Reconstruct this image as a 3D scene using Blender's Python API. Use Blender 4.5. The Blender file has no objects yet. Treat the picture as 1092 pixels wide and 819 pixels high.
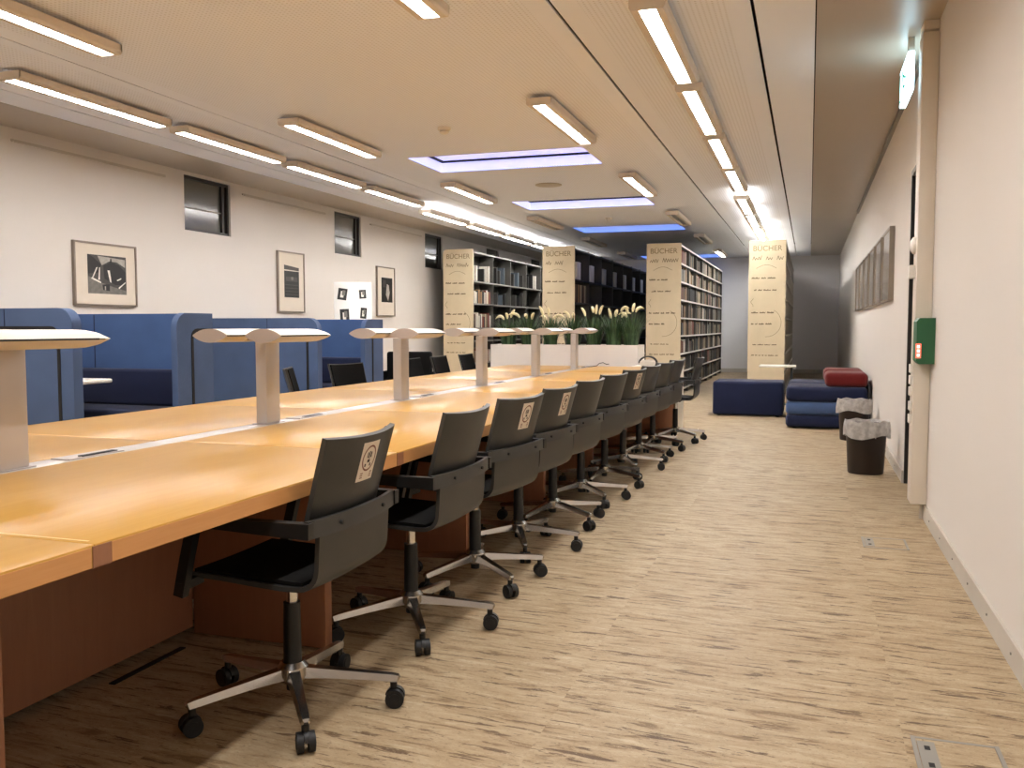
import bpy, bmesh, math, random
from mathutils import Vector, Matrix
R = math.radians
PI = math.pi
sc = bpy.context.scene
col = sc.collection
rnd = random.Random(7)

# ------------------------------------------------------------------ helpers
class MB:
    """collects shapes and links them as ONE mesh object"""
    def __init__(s):
        s.v, s.f, s.m, s.cur = [], [], [], 0
    def mat(s, i):
        s.cur = i; return s
    def add(s, vs, fs):
        o = len(s.v)
        s.v += [tuple(p) for p in vs]
        for f in fs:
            s.f.append(tuple(o + i for i in f)); s.m.append(s.cur)
        return s
    def box(s, x0, x1, y0, y1, z0, z1, bev=0, seg=2):
        if bev <= 0:
            vs = [(x, y, z) for x in (x0, x1) for y in (y0, y1) for z in (z0, z1)]
            return s.add(vs, [(0, 1, 3, 2), (4, 6, 7, 5), (0, 4, 5, 1), (2, 3, 7, 6), (0, 2, 6, 4), (1, 5, 7, 3)])
        b = bmesh.new()
        bmesh.ops.create_cube(b, size=1)
        for v in b.verts:
            v.co = ((x0 + x1) / 2 + v.co.x * (x1 - x0), (y0 + y1) / 2 + v.co.y * (y1 - y0), (z0 + z1) / 2 + v.co.z * (z1 - z0))
        bmesh.ops.bevel(b, geom=b.edges[:], offset=bev, segments=seg, profile=0.5, affect='EDGES')
        return s.frombm(b)
    def frombm(s, b):
        b.verts.index_update()
        s.add([v.co[:] for v in b.verts], [[v.index for v in f.verts] for f in b.faces])
        b.free(); return s
    def prism(s, poly, axis, a, b):
        """poly: 2-D outline in the two other axes (order x,y,z without axis)"""
        n = len(poly)
        def P(p, t):
            q = list(p); q.insert(axis, t); return tuple(q)
        vs = [P(p, a) for p in poly] + [P(p, b) for p in poly]
        fs = [tuple(range(n)), tuple(range(2 * n - 1, n - 1, -1))] + [(i, (i + 1) % n, n + (i + 1) % n, n + i) for i in range(n)]
        return s.add(vs, fs)
    def sweep(s, path, section, up=(0, 0, 1), caps=True, scales=None):
        """section: list of (a,b) offsets along (side, up')"""
        path = [Vector(p) for p in path]; n = len(path); k = len(section); up = Vector(up)
        vs = []
        for i, p in enumerate(path):
            t = (path[min(i + 1, n - 1)] - path[max(i - 1, 0)]).normalized()
            side = t.cross(up)
            if side.length < 1e-4: side = t.cross(Vector((1, 0, 0)))
            side.normalize(); u2 = side.cross(t).normalized()
            sca = scales[i] if scales else 1
            if not isinstance(sca, tuple): sca = (sca, sca)
            for a, b in section: vs.append(p + side * a * sca[0] + u2 * b * sca[1])
        fs = []
        for i in range(n - 1):
            for j in range(k):
                fs.append((i * k + j, i * k + (j + 1) % k, (i + 1) * k + (j + 1) % k, (i + 1) * k + j))
        if caps:
            fs.append(tuple(range(k))[::-1]); fs.append(tuple((n - 1) * k + j for j in range(k)))
        return s.add(vs, fs)
    def tube(s, path, r, n=10, scales=None, up=(0, 0, 1)):
        return s.sweep(path, [(r * math.cos(2 * PI * i / n), r * math.sin(2 * PI * i / n)) for i in range(n)], up, True, scales)
    def cyl(s, p0, p1, r0, r1=None, n=20):
        r1 = r0 if r1 is None else r1
        d = Vector(p1) - Vector(p0)
        up = (0, 0, 1) if abs(d.normalized().z) < .9 else (1, 0, 0)
        return s.sweep([p0, p1], [(math.cos(2 * PI * i / n), math.sin(2 * PI * i / n)) for i in range(n)], up, True, [r0, r1])
    def lathe(s, prof, c=(0, 0, 0), n=32, sy=1.0):
        vs, fs = [], []
        k = len(prof)
        for i in range(n):
            a = 2 * PI * i / n
            for r, z in prof: vs.append((c[0] + r * math.cos(a), c[1] + r * math.sin(a) * sy, c[2] + z))
        for i in range(n):
            j = (i + 1) % n
            for q in range(k - 1): fs.append((i * k + q, j * k + q, j * k + q + 1, i * k + q + 1))
        return s.add(vs, fs)
    def sheet(s, fn, nu, nv, th):
        """fn(u,v) -> (point, normal); a curved slab of thickness th"""
        A, B = [], []
        for i in range(nu + 1):
            for j in range(nv + 1):
                p, nrm = fn(i / nu, j / nv); p = Vector(p); nrm = Vector(nrm).normalized()
                A.append(p + nrm * th / 2); B.append(p - nrm * th / 2)
        k = nv + 1; o = len(A); fs = []
        for i in range(nu):
            for j in range(nv):
                a = i * k + j
                fs.append((a, a + 1, a + k + 1, a + k)); fs.append((o + a, o + a + k, o + a + k + 1, o + a + 1))
        for i in range(nu):
            a = i * k; fs.append((a, a + k, o + a + k, o + a)); a = i * k + nv; fs.append((a, o + a, o + a + k, a + k))
        for j in range(nv):
            fs.append((j, o + j, o + j + 1, j + 1)); a = nu * k + j; fs.append((a, a + 1, o + a + 1, o + a))
        return s.add(A + B, fs)
    def build(s, name, mats, parent=None, smooth=35, loc=None):
        me = bpy.data.meshes.new(name)
        me.from_pydata(s.v, [], s.f); me.update()
        b = bmesh.new(); b.from_mesh(me)
        bmesh.ops.recalc_face_normals(b, faces=b.faces[:]); b.to_mesh(me); b.free()
        if not isinstance(mats, (list, tuple)): mats = [mats]
        for m in mats: me.materials.append(m)
        me.polygons.foreach_set('material_index', s.m)
        if smooth:
            me.polygons.foreach_set('use_smooth', [True] * len(me.polygons))
            me.set_sharp_from_angle(angle=R(smooth))
        o = bpy.data.objects.new(name, me); col.objects.link(o)
        if parent: o.parent = parent
        if loc: o.location = loc
        return o

def tag(o, label, cat, group=None, kind=None):
    o['label'] = label; o['category'] = cat
    if group: o['group'] = group
    if kind: o['kind'] = kind
    return o
def thing(name, label, cat, loc=(0, 0, 0), rz=0, group=None):
    o = bpy.data.objects.new(name, None); col.objects.link(o)
    o.empty_display_size = .1
    o.location = loc; o.rotation_euler = (0, 0, rz)
    return tag(o, label, cat, group)
def struct(name, mb, mats, smooth=0, label=None):
    o = mb.build(name, mats, None, smooth); o['kind'] = 'structure'
    if label: o['label'] = label
    return o
def dup(root, loc, rz=0, label=None, group=None, skip=(), spin=None):
    def cp(o, par):
        c = o.copy(); col.objects.link(c); c.parent = par; return c
    r = cp(root, None); r.location = loc; r.rotation_euler = (0, 0, rz)
    if label: r['label'] = label
    if group: r['group'] = group
    for ch in kids[root.name]:
        if ch.name.split('.')[0] in skip: continue
        c = cp(ch, r)
        if spin is not None and ch.name.split('.')[0] in ('base_leg', 'caster'):
            c.rotation_euler = (0, 0, ch.rotation_euler.z + spin)
        for g in kids.get(ch.name, []): cp(g, c)
    return r
kids = {}
def note(root):
    for o in bpy.data.objects:
        if o.parent: 
            L = kids.setdefault(o.parent.name, [])
            if o not in L: L.append(o)
ORD = ['first', 'second', 'third', 'fourth', 'fifth', 'sixth', 'seventh', 'eighth', 'ninth', 'tenth', 'eleventh', 'twelfth', 'thirteenth']

# ------------------------------------------------------------------ materials
def lin(h):
    h = h.lstrip('#'); out = []
    for i in (0, 2, 4):
        c = int(h[i:i + 2], 16) / 255
        out.append(c / 12.92 if c <= .04045 else ((c + .055) / 1.055) ** 2.4)
    return (*out, 1)
def nodes(name):
    m = bpy.data.materials.new(name); m.use_nodes = True
    nt = m.node_tree; return m, nt, nt.nodes['Principled BSDF'], nt.nodes, nt.links
def mix(nt, fac, a, b, mode='MIX'):
    n = nt.nodes.new('ShaderNodeMix'); n.data_type = 'RGBA'; n.blend_type = mode
    for sock, val in ((n.inputs[0], fac), (n.inputs[6], a), (n.inputs[7], b)):
        if hasattr(val, 'is_linked'): nt.links.new(val, sock)
        else: sock.default_value = val
    return n.outputs[2]
def ramp(nt, src, p0, p1, c0=(0, 0, 0, 1), c1=(1, 1, 1, 1)):
    if p0 > p1: p0, p1, c0, c1 = p1, p0, c1, c0
    n = nt.nodes.new('ShaderNodeValToRGB'); e = n.color_ramp.elements
    e[0].position, e[1].position = p0, p1; e[0].color, e[1].color = c0, c1
    nt.links.new(src, n.inputs[0]); return n.outputs[0]
def noise(nt, scale=(1, 1, 1), sc_=5, detail=4, rough=.5, coord='Object', dist=0, off=None):
    tc = nt.nodes.new('ShaderNodeTexCoord'); mp = nt.nodes.new('ShaderNodeMapping')
    mp.inputs['Scale'].default_value = scale
    nt.links.new(off if off is not None else tc.outputs[coord], mp.inputs[0])
    n = nt.nodes.new('ShaderNodeTexNoise'); n.inputs['Scale'].default_value = sc_
    n.inputs['Detail'].default_value = detail; n.inputs['Roughness'].default_value = rough
    n.inputs['Distortion'].default_value = dist
    nt.links.new(mp.outputs[0], n.inputs['Vector']); return n.outputs[0]
def bump(nt, b, h, st=.1, d=.01):
    n = nt.nodes.new('ShaderNodeBump'); n.inputs['Strength'].default_value = st; n.inputs['Distance'].default_value = d
    nt.links.new(h, n.inputs['Height']); nt.links.new(n.outputs[0], b.inputs['Normal'])
def plain(name, c, rough=.5, metal=0, var=.06, vs=6, bmp=0, spec=.5, coat=0):
    m, nt, b, N, L = nodes(name)
    c = lin(c) if isinstance(c, str) else (*c, 1)
    n = noise(nt, sc_=vs, detail=5)
    lo = tuple(x * (1 - var) for x in c[:3]) + (1,); hi = tuple(min(1, x * (1 + var)) for x in c[:3]) + (1,)
    L.new(ramp(nt, n, .3, .7, lo, hi), b.inputs['Base Color'])
    b.inputs['Roughness'].default_value = rough; b.inputs['Metallic'].default_value = metal
    b.inputs['Specular IOR Level'].default_value = spec
    if coat: b.inputs['Coat Weight'].default_value = coat; b.inputs['Coat Roughness'].default_value = .08
    if bmp: bump(nt, b, noise(nt, sc_=140, detail=3), bmp, .002)
    return m
def glow(name, c, strength, base='#eeeeee', stripes=None):
    m, nt, b, N, L = nodes(name)
    b.inputs['Base Color'].default_value = lin(base)
    b.inputs['Emission Color'].default_value = (*c, 1); b.inputs['Emission Strength'].default_value = strength
    if stripes:
        tc = N.new('ShaderNodeTexCoord'); w = N.new('ShaderNodeTexWave'); w.bands_direction = 'Y'
        w.inputs['Scale'].default_value = stripes
        L.new(tc.outputs['Object'], w.inputs['Vector'])
        mr = N.new('ShaderNodeMapRange'); mr.inputs[3].default_value = strength * .75; mr.inputs[4].default_value = strength * 1.15
        L.new(w.outputs['Fac'], mr.inputs[0]); L.new(mr.outputs[0], b.inputs['Emission Strength'])
    return m
def fabric(name, c, var=.15, rough=.9):
    m, nt, b, N, L = nodes(name)
    c = lin(c)
    n = noise(nt, sc_=260, detail=2)
    n2 = noise(nt, sc_=3, detail=3)
    a = mix(nt, ramp(nt, n, .3, .7), tuple(x * (1 - var) for x in c[:3]) + (1,), tuple(x * (1 + var) for x in c[:3]) + (1,))
    a = mix(nt, ramp(nt, n2, .35, .75), a, tuple(x * .85 for x in c[:3]) + (1,))
    L.new(a, b.inputs['Base Color']); b.inputs['Roughness'].default_value = rough
    b.inputs['Sheen Weight'].default_value = .12; b.inputs['Specular IOR Level'].default_value = .2
    bump(nt, b, n, .12, .002); return m
def wood(name, c0, c1, rough=.3, axis=(14, 1.2, 14), coat=.15):
    m, nt, b, N, L = nodes(name)
    n = noise(nt, axis, 3, 7, .6, dist=.6)
    f = noise(nt, (axis[0] * 6, axis[1] * 2, axis[2] * 6), 6, 3)
    a = mix(nt, ramp(nt, n, .35, .7), lin(c0), lin(c1))
    a = mix(nt, .12, a, ramp(nt, f, .4, .6, lin(c1), lin(c0)))
    L.new(a, b.inputs['Base Color']); b.inputs['Roughness'].default_value = rough
    b.inputs['Coat Weight'].default_value = coat; b.inputs['Coat Roughness'].default_value = .12
    return m

M = {}
M['wall'] = plain('wall_paint', '#d9d3cc', .7, var=.02, vs=.6, spec=.25)
M['wall_far'] = plain('far_wall_paint', '#e4e2e2', .7, var=.02, vs=.6, spec=.25)
M['soffit'] = plain('satin_ceiling_panel', '#b3a798', .34, var=.02, vs=.8, spec=.5)
M['ceil'] = plain('ceiling_paint', '#eff2fa', .75, var=.015, vs=.5, spec=.2)
M['void'] = plain('shadow_gap', '#0c0b0a', .9, var=.2)
M['base'] = plain('baseboard_grey', '#bdb6ab', .5, var=.03)
M['white'] = plain('white_lacquer', '#e9e4dc', .35, var=.02)
M['board'] = plain('white_board', '#f3f1ec', .5, var=.01)
M['offwhite'] = plain('white_metal_cover', '#ddd4c6', .4, var=.02)
M['body'] = plain('luminaire_housing', '#d9cdbd', .5, var=.02)
M['alu'] = plain('polished_aluminium', '#c9c6c2', .22, 1, var=.04, vs=20)
M['silver'] = plain('silver_paint', '#bfbab7', .38, .35, var=.03)
M['silver_d'] = plain('silver_grey_paint', '#b4aaa4', .42, .3, var=.03)
M['chrome'] = plain('chrome', '#dcdcdc', .08, 1, var=.02)
M['char'] = plain('charcoal_plastic', '#343432', .42, var=.08, vs=12, bmp=.05)
M['black'] = plain('black_plastic', '#121212', .45, var=.15, bmp=.04)
M['blackfab'] = plain('black_fabric', '#0d0c0b', .85, var=.15, vs=60, spec=.15, bmp=.2)
M['dark'] = plain('dark_frame', '#241f1b', .45, var=.1)
M['rub'] = plain('black_rubber', '#0f0f10', .55, var=.2)
M['top'] = wood('beech_tabletop', '#b88c44', '#be944e', .3, (10, 1.0, 10), 0)
M['top'].node_tree.nodes['Principled BSDF'].inputs['Specular IOR Level'].default_value = .15
M['edge'] = wood('beech_edge', '#cc9256', '#d29a60', .4, (2, 1.5, 30), .1)
M['block'] = wood('walnut_block', '#8f6044', '#9c6c4e', .45, (8, 8, 2), 0)
M['panel'] = wood('beech_panel', '#97674b', '#9f6f52', .42, (10, 10, 1.0), .05)
M['inlay'] = plain('pale_inlay', '#efca8e', .35, var=.03)
M['booth'] = fabric('slate_blue_fabric', '#4a5d80')
M['booth_in'] = fabric('blue_fabric', '#435d8b')
M['navy'] = fabric('navy_fabric', '#1c233f')
M['navy2'] = fabric('dark_navy_fabric', '#1b223d')
M['blue'] = fabric('mid_blue_fabric', '#465b82')
M['red'] = fabric('brick_red_fabric', '#611a19')
M['kraft'] = plain('kraft_board', '#cdbd9f', .75, var=.05, vs=4)
M['ink'] = plain('brown_ink', '#7d6a4a', .8, var=.1)
M['ink_d'] = plain('dark_ink', '#5c4d37', .8, var=.1)
M['metal_d'] = plain('dark_grey_metal', '#55524d', .5, .2, var=.08)
M['metal_l'] = plain('light_grey_metal', '#c9c2b6', .5, var=.04)
M['metal_m'] = plain('mid_grey_metal', '#8c8982', .5, .1, var=.06)
M['bin'] = plain('dark_brown_plastic', '#241915', .42, var=.08)
M['green'] = plain('green_plastic', '#1d5a35', .5, var=.05)
M['frame'] = plain('frame_metal', '#8b8074', .35, .6, var=.05)
M['mat'] = plain('picture_mount', '#d6cbbb', .8, var=.02)
M['paper'] = plain('sticker_paper', '#eadfce', .7, var=.02)
M['stk'] = plain('sticker_ink', '#3b2620', .7, var=.1)
M['stk_r'] = plain('sticker_ring', '#8a5a4a', .7, var=.1)
for i, c in enumerate(('#171614', '#3d3a36', '#6b6760', '#a09a90', '#d8d3c8')): M['g%d' % i] = plain('print_grey_%s' % 'abcde'[i], c, .5, var=.2, vs=25)
M['leaf'] = plain('grass_leaf', '#46603c', .5, var=.4, vs=12)
M['leaf2'] = plain('dark_grass_leaf', '#2c4529', .5, var=.4, vs=12)
M['plume'] = plain('pale_plume', '#ece0b4', .9, var=.12, vs=60, bmp=.6)
M['soil'] = plain('potting_soil', '#2a1d14', .95, var=.4, vs=40, bmp=.5)
M['gap'] = plain('black_gap', '#060606', .7, var=.2)

# perforated ceiling: fine dark rows of holes
def perf():
    m, nt, b, N, L = nodes('perforated_ceiling')
    tc = N.new('ShaderNodeTexCoord'); mp = N.new('ShaderNodeMapping')
    mp.inputs['Scale'].default_value = (1, 1, 1)
    L.new(tc.outputs['Object'], mp.inputs[0])
    w = N.new('ShaderNodeTexWave'); w.bands_direction = 'X'; w.inputs['Scale'].default_value = 10.5
    L.new(mp.outputs[0], w.inputs['Vector'])
    w2 = N.new('ShaderNodeTexWave'); w2.bands_direction = 'Y'; w2.inputs['Scale'].default_value = 10.5
    L.new(mp.outputs[0], w2.inputs['Vector'])
    mu = N.new('ShaderNodeMath'); mu.operation = 'MULTIPLY'
    L.new(w.outputs['Fac'], mu.inputs[0]); L.new(w2.outputs['Fac'], mu.inputs[1])
    c = ramp(nt, mu.outputs[0], .45, .75, lin('#eff2fa'), lin('#d9dade'))
    L.new(c, b.inputs['Base Color']); b.inputs['Roughness'].default_value = .8; b.inputs['Specular IOR Level'].default_value = .2
    return m
M['perf'] = perf()

def floor_mat():
    m, nt, b, N, L = nodes('streaked_floor')
    tc = N.new('ShaderNodeTexCoord')
    sep = N.new('ShaderNodeSeparateXYZ'); L.new(tc.outputs['Object'], sep.inputs[0])
    # sheets one metre wide, each with its own streak pattern
    fl = N.new('ShaderNodeMath'); fl.operation = 'FLOOR'
    ad = N.new('ShaderNodeMath'); ad.operation = 'ADD'; ad.inputs[1].default_value = .72
    L.new(sep.outputs[0], ad.inputs[0]); L.new(ad.outputs[0], fl.inputs[0])
    off = N.new('ShaderNodeMath'); off.operation = 'MULTIPLY'; off.inputs[1].default_value = 7.31; L.new(fl.outputs[0], off.inputs[0])
    ay = N.new('ShaderNodeMath'); ay.operation = 'ADD'; L.new(sep.outputs[1], ay.inputs[0]); L.new(off.outputs[0], ay.inputs[1])
    sk = N.new('ShaderNodeMath'); sk.operation = 'MULTIPLY_ADD'; sk.inputs[1].default_value = .05
    L.new(sep.outputs[0], sk.inputs[0]); L.new(ay.outputs[0], sk.inputs[2])
    cb = N.new('ShaderNodeCombineXYZ'); L.new(sep.outputs[0], cb.inputs[0]); L.new(sk.outputs[0], cb.inputs[1])
    V = cb.outputs[0]
    a = noise(nt, (2.4, 15, 1), 1.8, 8, .7, off=V, dist=.8)
    c = noise(nt, (2.6, 21, 1), 1.6, 8, .7, off=V, dist=.5)
    d = noise(nt, (1, 1.6, 1), 52, 4, .8, off=V)
    e = noise(nt, (.5, 1, 1), 1.1, 3, off=V)
    g = noise(nt, (4, 11, 1), 11, 5, .85, off=V, dist=1.2)
    col_ = mix(nt, ramp(nt, a, .40, .60), lin('#cdbb9d'), lin('#b39d7d'))
    col_ = mix(nt, ramp(nt, a, .56, .64, (0, 0, 0, 1), (.85, .85, .85, 1)), col_, lin('#80694d'))
    col_ = mix(nt, ramp(nt, c, .57, .60), col_, lin('#66503a'))
    col_ = mix(nt, ramp(nt, c, .42, .34, (0, 0, 0, 1), (.75, .75, .75, 1)), col_, lin('#dfd2b8'))
    col_ = mix(nt, ramp(nt, g, .59, .65), col_, lin('#e3d8c0'))
    col_ = mix(nt, ramp(nt, g, .42, .36, (0, 0, 0, 1), (.7, .7, .7, 1)), col_, lin('#927b60'))
    col_ = mix(nt, ramp(nt, d, .58, .66, (0, 0, 0, 1), (.85, .85, .85, 1)), col_, lin('#77624a'))
    col_ = mix(nt, ramp(nt, d, .38, .31, (0, 0, 0, 1), (.7, .7, .7, 1)), col_, lin('#e4d9c2'))
    col_ = mix(nt, ramp(nt, e, .35, .7, (0, 0, 0, 1), (.22, .22, .22, 1)), col_, lin('#a5865e'))
    col_ = mix(nt, 1.0, col_, (.74, .72, .68, 1), 'MULTIPLY')
    L.new(col_, b.inputs['Base Color']); b.inputs['Roughness'].default_value = .55; b.inputs['Specular IOR Level'].default_value = .3
    bump(nt, b, d, .06, .003)
    return m
M['floor'] = floor_mat()

def glass_dark(name, c='#4a4a46', rough=.12):
    m, nt, b, N, L = nodes(name)
    n = noise(nt, sc_=.8)
    L.new(ramp(nt, n, .3, .7, lin(c), tuple(x * 1.2 for x in lin(c)[:3]) + (1,)), b.inputs['Base Color'])
    b.inputs['Roughness'].default_value = rough; b.inputs['Specular IOR Level'].default_value = .8
    return m
M['pane'] = glass_dark('window_glass', '#57564f', .14)
M['glazed'] = glass_dark('picture_glass_reflection_tint', '#c2bbb0', .05)  # pale base colour stands in for the white ceiling reflected in the glass

WARM = (1.0, .965, .945); MIDW = (1.0, .97, .945); COOL = (1.0, .99, .96)
M['lampW'] = glow('warm_tube_light', WARM, 40, stripes=6)
M['lampR'] = glow('aisle_tube_light', WARM, 44, stripes=6)
M['lampL'] = glow('window_side_tube_light', WARM, 54, stripes=6)
M['lampM'] = glow('white_tube_light', MIDW, 40, stripes=6)
M['lampC'] = glow('neutral_tube_light', COOL, 52, stripes=6)
M['upl'] = glow('uplight_strip', COOL, 10)
M['off'] = plain('unlit_louvre', '#8f8a82', .35, .3, var=.1, vs=30)
M['sky'] = glow('blue_lit_skylight', (.36, .39, .92), .78)
M['sky2'] = glow('deep_blue_lit_skylight', (.12, .25, .85), .55)
M['exit'] = glow('lit_exit_sign', (.55, .85, 1.0), 4.5)
M['exitg'] = glow('lit_green_pictogram', (.0, .45, .35), .5, '#007a5c')
M['redlit'] = glow('lit_red_label', (1, .16, .10), 1.2, '#d03020')
M['whitelit'] = glow('lit_white_symbol', (1, .9, .75), 1.6)

# ------------------------------------------------------------------ the setting
XL, XR, Y0, Y1, ZC = -6.95, .70, -4.0, 24.3, 3.0
struct('floor', MB().box(XL - .2, XR + .3, Y0 - .2, Y1 + .2, -.1, 0), M['floor'], label='beige streaked floor of the reading room')

# skylight holes
SKY = [(9.0, 9.95), (12.58, 13.5), (16.15, 17.08), (23.1, 24.0)]
SX0, SX1 = -4.15, -2.22
c = MB()
T = .012
def strip(x0, x1, m): c.mat(m).box(x0, x1, Y0, Y1, ZC, ZC + T)
strip(XL, -6.265, 1); strip(-6.255, -5.92, 0); strip(-5.905, -5.75, 0); strip(-5.75, -4.98, 2); strip(-4.98, -4.865, 0)
strip(-1.412, -1.27, 0); strip(-1.27, -.47, 2); strip(-.47, -.352, 0); strip(-.332, -.002, 0); strip(.006, XR, 1)
strip(-4.85, -4.7, 0); strip(-1.57, -1.432, 0)
strip(-4.7, SX0, 2); strip(SX1, -1.57, 2)
ys = [Y0] + [y for p in SKY for y in p] + [Y1]
for i in range(0, len(ys), 2): c.mat(2).box(SX0, SX1, ys[i], ys[i + 1], ZC, ZC + T)
c.mat(3).box(XL - .2, XR + .2, Y0 - .2, Y1 + .2, ZC + .35, ZC + .4)
struct('ceiling', c, [M['ceil'], M['soffit'], M['perf'], M['void']], label='pale perforated ceiling with dark joints')
for i, (a, b) in enumerate(SKY):
    mt = M['sky'] if i < 2 else M['sky2']
    h = .11
    w = MB().mat(0)
    w.box(SX0 - .02, SX0, a, b, ZC + .001, ZC + h); w.box(SX1, SX1 + .02, a, b, ZC + .001, ZC + h)  # well walls glow too, standing in for blue light from the pane
    w.box(SX0, SX1, a - .02, a, ZC + .001, ZC + h); w.box(SX0, SX1, b, b + .02, ZC + .001, ZC + h)
    w.mat(1).box(SX0, SX1, a, b, ZC + h + .02, ZC + h + .04)
    w.mat(2)
    for q in ((SX0, SX0 + .035, a, b), (SX1 - .035, SX1, a, b), (SX0, SX1, a, a + .035), (SX0, SX1, b - .035, b)):
        w.box(*q, ZC + h, ZC + h + .019)
    struct('window_%d' % (4 + i), w, [mt, mt, M['gap']], label='blue lit rectangular skylight set in the ceiling')

# right wall with a door recess
DY0, DY1, DZ = 6.16, 7.37, 2.34
w = MB(); TH = .25
w.box(XR, XR + TH, Y0, DY0, 0, ZC + .3); w.box(XR, XR + TH, DY1, Y1, 0, ZC + .3); w.box(XR, XR + TH, DY0, DY1, DZ, ZC + .3)
struct('wall_right', w, M['wall'], label='white wall along the right side')
d = MB()
d.mat(0).box(XR + .16, XR + .2, DY0 + .001, DY1 - .001, .002, DZ - .001)
d.mat(1).box(XR + .002, XR + .16, DY1 - .03, DY1 - .001, .002, DZ - .001).box(XR + .002, XR + .16, DY0 + .001, DY0 + .03, .002, DZ - .001)
d.mat(2).box(XR + .002, XR + .16, DY0 + .031, DY1 - .031, DZ - .04, DZ - .001)
struct('door_1', d, [M['dark'], M['dark'], M['metal_m']], label='dark recessed door in the right wall')
# left wall with three small high windows
WIN = [(8.88, 9.765), (12.385, 13.25), (15.82, 16.68), (19.25, 20.1), (22.7, 23.55)]
WZ0, WZ1 = 2.32, 2.965
w = MB(); ys = [Y0] + [y for p in WIN for y in p] + [Y1]
w.box(XL - TH, XL, Y0, Y1, 0, WZ0); w.box(XL - TH, XL, Y0, Y1, WZ1, ZC + .3)
for i in range(0, len(ys), 2): w.box(XL - TH, XL, ys[i], ys[i + 1], WZ0, WZ1)
struct('wall_left', w, M['wall'], label='white wall along the left side')
for i, (a, b) in enumerate(WIN[:3]):
    f = MB().mat(0); e = .035
    x0, x1 = XL - .1, XL - .03
    f.box(x0, x1, a + .001, a + e, WZ0 + .001, WZ1 - .001); f.box(x0, x1, b - e, b - .001, WZ0 + .001, WZ1 - .001)
    f.box(x0, x1, a + e, b - e, WZ0 + .001, WZ0 + e); f.box(x0, x1, a + e, b - e, WZ1 - e, WZ1 - .001)
    f.box(x0, x1 - .01, b - .12, b - .075, WZ0 + e, WZ1 - e)
    f.mat(2).box(x0 + .04, x0 + .045, a + e, b - .08, WZ0 + .27, WZ0 + .285)
    f.mat(1).box(x0 + .02, x0 + .03, a + e, b - e, WZ0 + e, WZ1 - e)
    struct('window_%d' % (i + 1), f, [M['dark'], M['pane'], M['metal_m']], label='small dark framed window high in the left wall')
for i, (a, b) in enumerate(WIN[3:]):
    f = MB().box(XL - .1, XL - .03, a + .001, b - .001, WZ0 + .001, WZ1 - .001)
    struct('window_%d' % (8 + i), f, M['pane'], label='small dark window high in the left wall behind bookshelves')
struct('wall_back', MB().box(XL - .2, XR + .25, Y1, Y1 + .2, 0, ZC + .3), M['wall_far'], label='far end wall')
struct('wall_front', MB().box(XL - .2, XR + .25, Y0 - .2, Y0, 0, ZC + .3), M['wall'])
b = MB()
b.box(XR - .012, XR, Y0, DY0 - .13, 0, .095); b.box(XR - .012, XR, DY1, Y1, 0, .095)
for k in range(14):
    b.mat(1).cyl((XR - .016, 3.0 + .45 * k, .05), (XR - .012, 3.0 + .45 * k, .05), .005, n=8) if 3.0 + .45 * k < 5.9 or 3.0 + .45 * k > 7.5 else None
    b.mat(0)
struct('baseboard_right', b, [M['base'], M['metal_m']])
struct('baseboard_back', MB().box(XL, XR - .012, Y1 - .012, Y1, 0, .1), M['base'])
struct('baseboard_left', MB().box(XL, XL + .012, Y0, Y1 - .012, 0, .1), M['base'])
for i, (a, e) in enumerate(((6.52, 8.55), (10.05, 12.1), (13.6, 15.64))):
    struct('trim_%d' % (i + 1), MB().box(XL, XL + .015, a, e, 2.872, 2.897).cyl((XL, a - .03, 2.885), (XL + .02, a - .03, 2.885), .012, n=10), M['base'], label='picture rail on the left wall')
struct('trim_4', MB().box(XR - .03, XR, 6.3, 15.2, 2.955, 2.99), M['metal_m'], label='slim rail along the top of the right wall')

# white duct cover beside the door, standing on a thin conduit
t = thing('cable_duct', 'tall white boxed cable duct on the right wall beside the door', 'duct', (XR, 6.03, 0))
MB().box(-.092, -.001, -.08, .1, .1, 2.93, .004).build('cover', M['offwhite'], t)
MB().box(-.088, -.001, -.076, .096, 2.945, 2.998, .003).build('end_cap', M['offwhite'], t)
MB().cyl((-.02, 0, 0), (-.02, 0, .1), .012, n=10).build('conduit', M['metal_l'], t)
for z, h, tag_ in ((1.68, .1, 'round'), (1.52, .08, 'sq')):
    m_ = MB()
    if tag_ == 'round': m_.lathe([(0, .03), (.03, .028), (.05, .016), (.055, 0), (0, 0)], n=20)
    else: m_.box(-.04, .04, -.04, .04, 0, .035, .006)
    o = m_.build('switch', M['white'], t); o.rotation_euler = (0, R(-90), 0); o.location = (-.092, .02, z)
for z in (.93, .86, .79, .70, .62):
    MB().box(-.108, -.0925, -.02, .05, z - .03, z + .025, .004).build('wall_button', M['white'], t)
t = thing('emergency_door_terminal', 'green emergency door release box with a lit red label', 'alarm box', (XR, 5.86, .965))
MB().prism([(-.10, .02), (-.085, 0), (0, 0), (0, .27), (-.085, .27), (-.1, .25)], 1, -.09, .085).build('housing', M['green'], t)
MB().box(-.104, -.075, -.094, -.0905, .035, .12).build('label_plate', M['redlit'], t)
m_ = MB()
for z0 in (.045, .07, .095): m_.box(-.096, -.083, -.0965, -.0945, z0, z0 + .015)
m_.build('label_symbol', M['whitelit'], t)

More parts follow.
